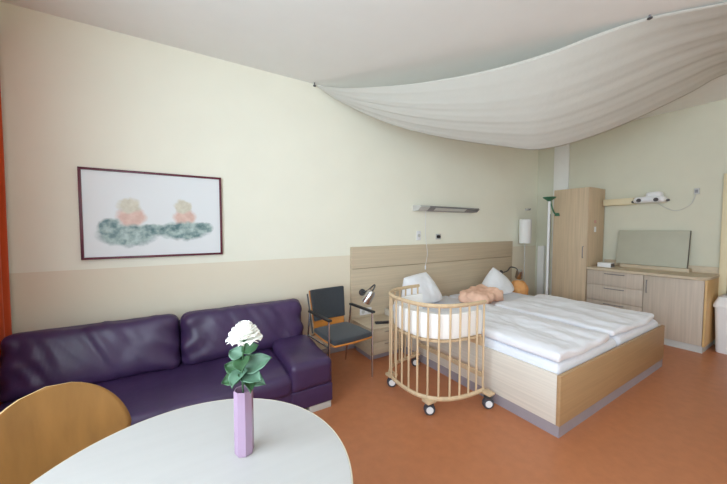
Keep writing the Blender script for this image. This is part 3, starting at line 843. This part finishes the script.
# board leaning on the wall
def board():
    bm = B(); box(bm, -.015, .015, -.375, .375, 0, .50, .004)
    o = obj('changing_board', bm, M['board'], smooth=30); o.location = (5.66, 1.535, .9505); o.rotation_euler = (0, math.radians(9), 0)
    tag(o, 'wide grey-green board leaning on the wall on top of the sideboard', 'board')
    obj('edge_strip', bx(-.016, .016, -.381, -.3752, 0, .50, bev=.001), M['board_edge'], o)
board()
def tissue():
    t = obj('tissue_box', bx(5.36, 5.50, 1.875, 2.04, .9005, .965, bev=.004), M['white_plastic']); tag(t, 'small white box on the sideboard next to the tall cupboard', 'box')
    obj('box_end', bx(5.37, 5.49, 1.8735, 1.8755, .908, .958), M['dark_grey'], t)
    obj('opening', bx(5.40, 5.46, 1.915, 2.005, .9645, .9665), M['lgrey'], t)
tissue()

def heat_lamp():
    t = thing('heat_lamp', 'white wall heat lamp with two dark bulbs above the sideboard', 'wall lamp', (X1, 1.55, 1.87))
    obj('mounting_rail', bx(-.13, -.001, .19, .555, -.045, .05, bev=.004), M['cream_trim'], t)
    bm = B()
    def d(p, n):
        q = p.copy(); q.z -= .16*abs(p.y)**2*2; return q
    rbox(bm, .20, .34, .085, .040, (8, 16, 3), d, Matrix.Translation((-.13, 0, .01)))
    obj('housing', bm, M['white_plastic'], t, smooth=60)
    obj('stem', tb(catmull([(0, 0, .09), (-.06, 0, .09), (-.11, 0, .05)], 6), .022, 12), M['lgrey'], t)
    bm = B(); rbox(bm, .15, .17, .09, .04, (4, 4, 2), None, Matrix.Translation((-.12, -.04, .07))); obj('cap', bm, M['white_plastic'], t, smooth=60)
    for y in (-.085, .095):
        b = obj('bulb', lathe(B(), [(.001, -.012), (.020, -.008), (.026, .004), (.024, .02), (.001, .02)], 24, mtx=Matrix.Translation((-.235, y, .0)) @ Matrix.Rotation(-PI/2-.25, 4, 'Y')), M['dark_grey'], t)
    for y in (-.18, .18):
        obj('end_knob', lathe(B(), [(.001, -.02), (.014, -.02), (.017, 0), (.014, .02), (.001, .02)], 20, mtx=Matrix.Translation((-.15, y, -.012)) @ Matrix.Rotation(PI/2, 4, 'X')), M['dark_grey'], t)
    obj('cord', tb(catmull([(-.06, -.05, -.03), (-.03, -.12, -.10), (-.02, -.24, -.155), (-.015, -.36, -.09), (-.012, -.405, .02), (-.012, -.415, .075)], 8), .004, 6), M['lgrey'], t)
    s = obj('socket', bx(X1-.022, X1, 1.105, 1.155, 1.92, 2.00, bev=.005), M['lgrey']); tag(s, 'small grey wall socket right of the heat lamp, where its cord ends', 'socket')
    obj('socket_insert', bx(X1-.024, X1-.021, 1.117, 1.143, 1.94, 1.98), M['grey_metal'], s)
heat_lamp()

def bin_():
    t = thing('waste_bin', 'white plastic swing-lid bin beside the sideboard end', 'bin', (5.56, .745, 0))
    def loft(bm, secs):
        rings = []
        for hx, hy, z in secs:
            r = .04; pts = []
            for cx_, cy_, a0 in ((hx-r, hy-r, 0), (-hx+r, hy-r, PI/2), (-hx+r, -hy+r, PI), (hx-r, -hy+r, 3*PI/2)):
                for k in range(6): an = a0+PI/2*k/5; pts.append((cx_+r*math.cos(an), cy_+r*math.sin(an), z))
            rings.append([bm.verts.new(p) for p in pts])
        n = len(rings[0])
        for a, b in zip(rings, rings[1:]):
            for k in range(n): bm.faces.new((a[k], a[(k+1) % n], b[(k+1) % n], b[k]))
        bm.faces.new(rings[0][::-1]); bm.faces.new(rings[-1]); return bm
    obj('body', loft(B(), [(.125, .10, 0), (.13, .105, .01), (.155, .125, .54)]), M['white_plastic'], t)
    obj('lid', loft(B(), [(.165, .135, .54), (.168, .138, .555), (.165, .135, .58), (.135, .105, .665), (.10, .07, .68)]), M['white_plastic'], t)
    obj('flap', bx(-.105, .105, -.075, .075,   .6805, .689, bev=.004), M['lgrey'], t)
bin_()

# ------------------------------------------------------------------ ceiling cloth
def canopy():
    A = Vector((1.30, 3.17, 3.045))
    near = catmull([A, (1.535, 2.902, 2.964), (1.894, 2.42, 2.891), (2.179, 2.037, 2.872), (2.432, 1.698, 2.889), (2.657, 1.396, 2.937), (2.859, 1.125, 3.011), (3.041, .881, 3.055), (3.29, .548, 3.05), (3.60, .13, 3.055)], 8)
    far = catmull([A, (1.598, 3.023, 2.852), (2.005, 2.737, 2.624), (2.451, 2.424, 2.472), (2.975, 2.057, 2.364), (3.359, 1.788, 2.324), (3.896, 1.412, 2.511), (4.481, 1.002, 2.841), (4.809, .772, 3.05), (5.15, .53, 3.06)], 8)
    bm = B(); n = len(near)-1; nv = 40
    def f(u, v):
        i = min(n, int(round(u*n))); p = near[i].lerp(far[i], v)
        k = math.sin(PI*u)
        p.z -= .07*math.sin(PI*v)*k
        p.z += (.005*math.sin(v*31+2.5*u)+.004*math.sin(v*73+4*u))*min(1, u*6)*(.35+.65*abs(2*u-1))*math.sin(PI*min(1, max(0, v)))**.5
        p.z = min(p.z, ZC-.006)
        return p
    grid(bm, f, n, nv)
    bmesh.ops.remove_doubles(bm, verts=bm.verts[:], dist=.0008)
    o = obj('ceiling_cloth', bm, M['voile'], smooth=80); solidify(o, .002)
    tag(o, 'big white cloth sail sagging under the ceiling above the bed', 'cloth sail')
    for p in ((1.30, 3.17, 3.045), (3.041, .881, 3.055), (5.1, .565, 3.055)):
        h = obj('hook', tb([(p[0], p[1], p[2]-.008), (p[0], p[1], ZC)], .007, 8), M['grey_metal'], o)
        lathe_bm = lathe(B(), [(.006, 0), (.016, 0), (.016, .006), (.006, .006)], 16, c=(p[0], p[1], p[2]-.012)); obj('grommet', lathe_bm, M['dark_grey'], h)
canopy()

# ------------------------------------------------------------------ light
W = bpy.data.worlds.new('daylight'); SC.world = W; W.use_nodes = True
bg = W.node_tree.nodes['Background']; bg.inputs[0].default_value = (.80, .95, 1.08, 1); bg.inputs[1].default_value = 1.6
def area(name, loc, rot, sx, sy, e, c):
    l = bpy.data.lights.new(name, 'AREA'); l.shape = 'RECTANGLE'; l.size = sx; l.size_y = sy; l.energy = e; l.color = c
    o = bpy.data.objects.new(name, l); COL.objects.link(o); o.location = loc; o.rotation_euler = rot; return o
area('window_daylight', (X0-.16, (WY0+WY1)/2, (WZ0+WZ1)/2), (0, -PI/2, 0), WZ1-WZ0, WY1-WY0, 196, (.82, .97, 1.07))

# ------------------------------------------------------------------ camera
cd = bpy.data.cameras.new('camera'); cam = bpy.data.objects.new('camera', cd); COL.objects.link(cam)
cd.sensor_width = 36; cd.lens = 302/727*36; cd.clip_start = .02
cam.location = (0, 0, 1.48); cam.rotation_euler = (math.radians(90-2.65), 0, math.radians(-31.3))
SC.camera = cam
vs = SC.view_settings; vs.view_transform = 'Standard'; vs.look = 'None'; vs.gamma = 1; vs.exposure = .05
SC.cycles.use_denoising = True; SC.cycles.max_bounces = 12; SC.cycles.diffuse_bounces = 8
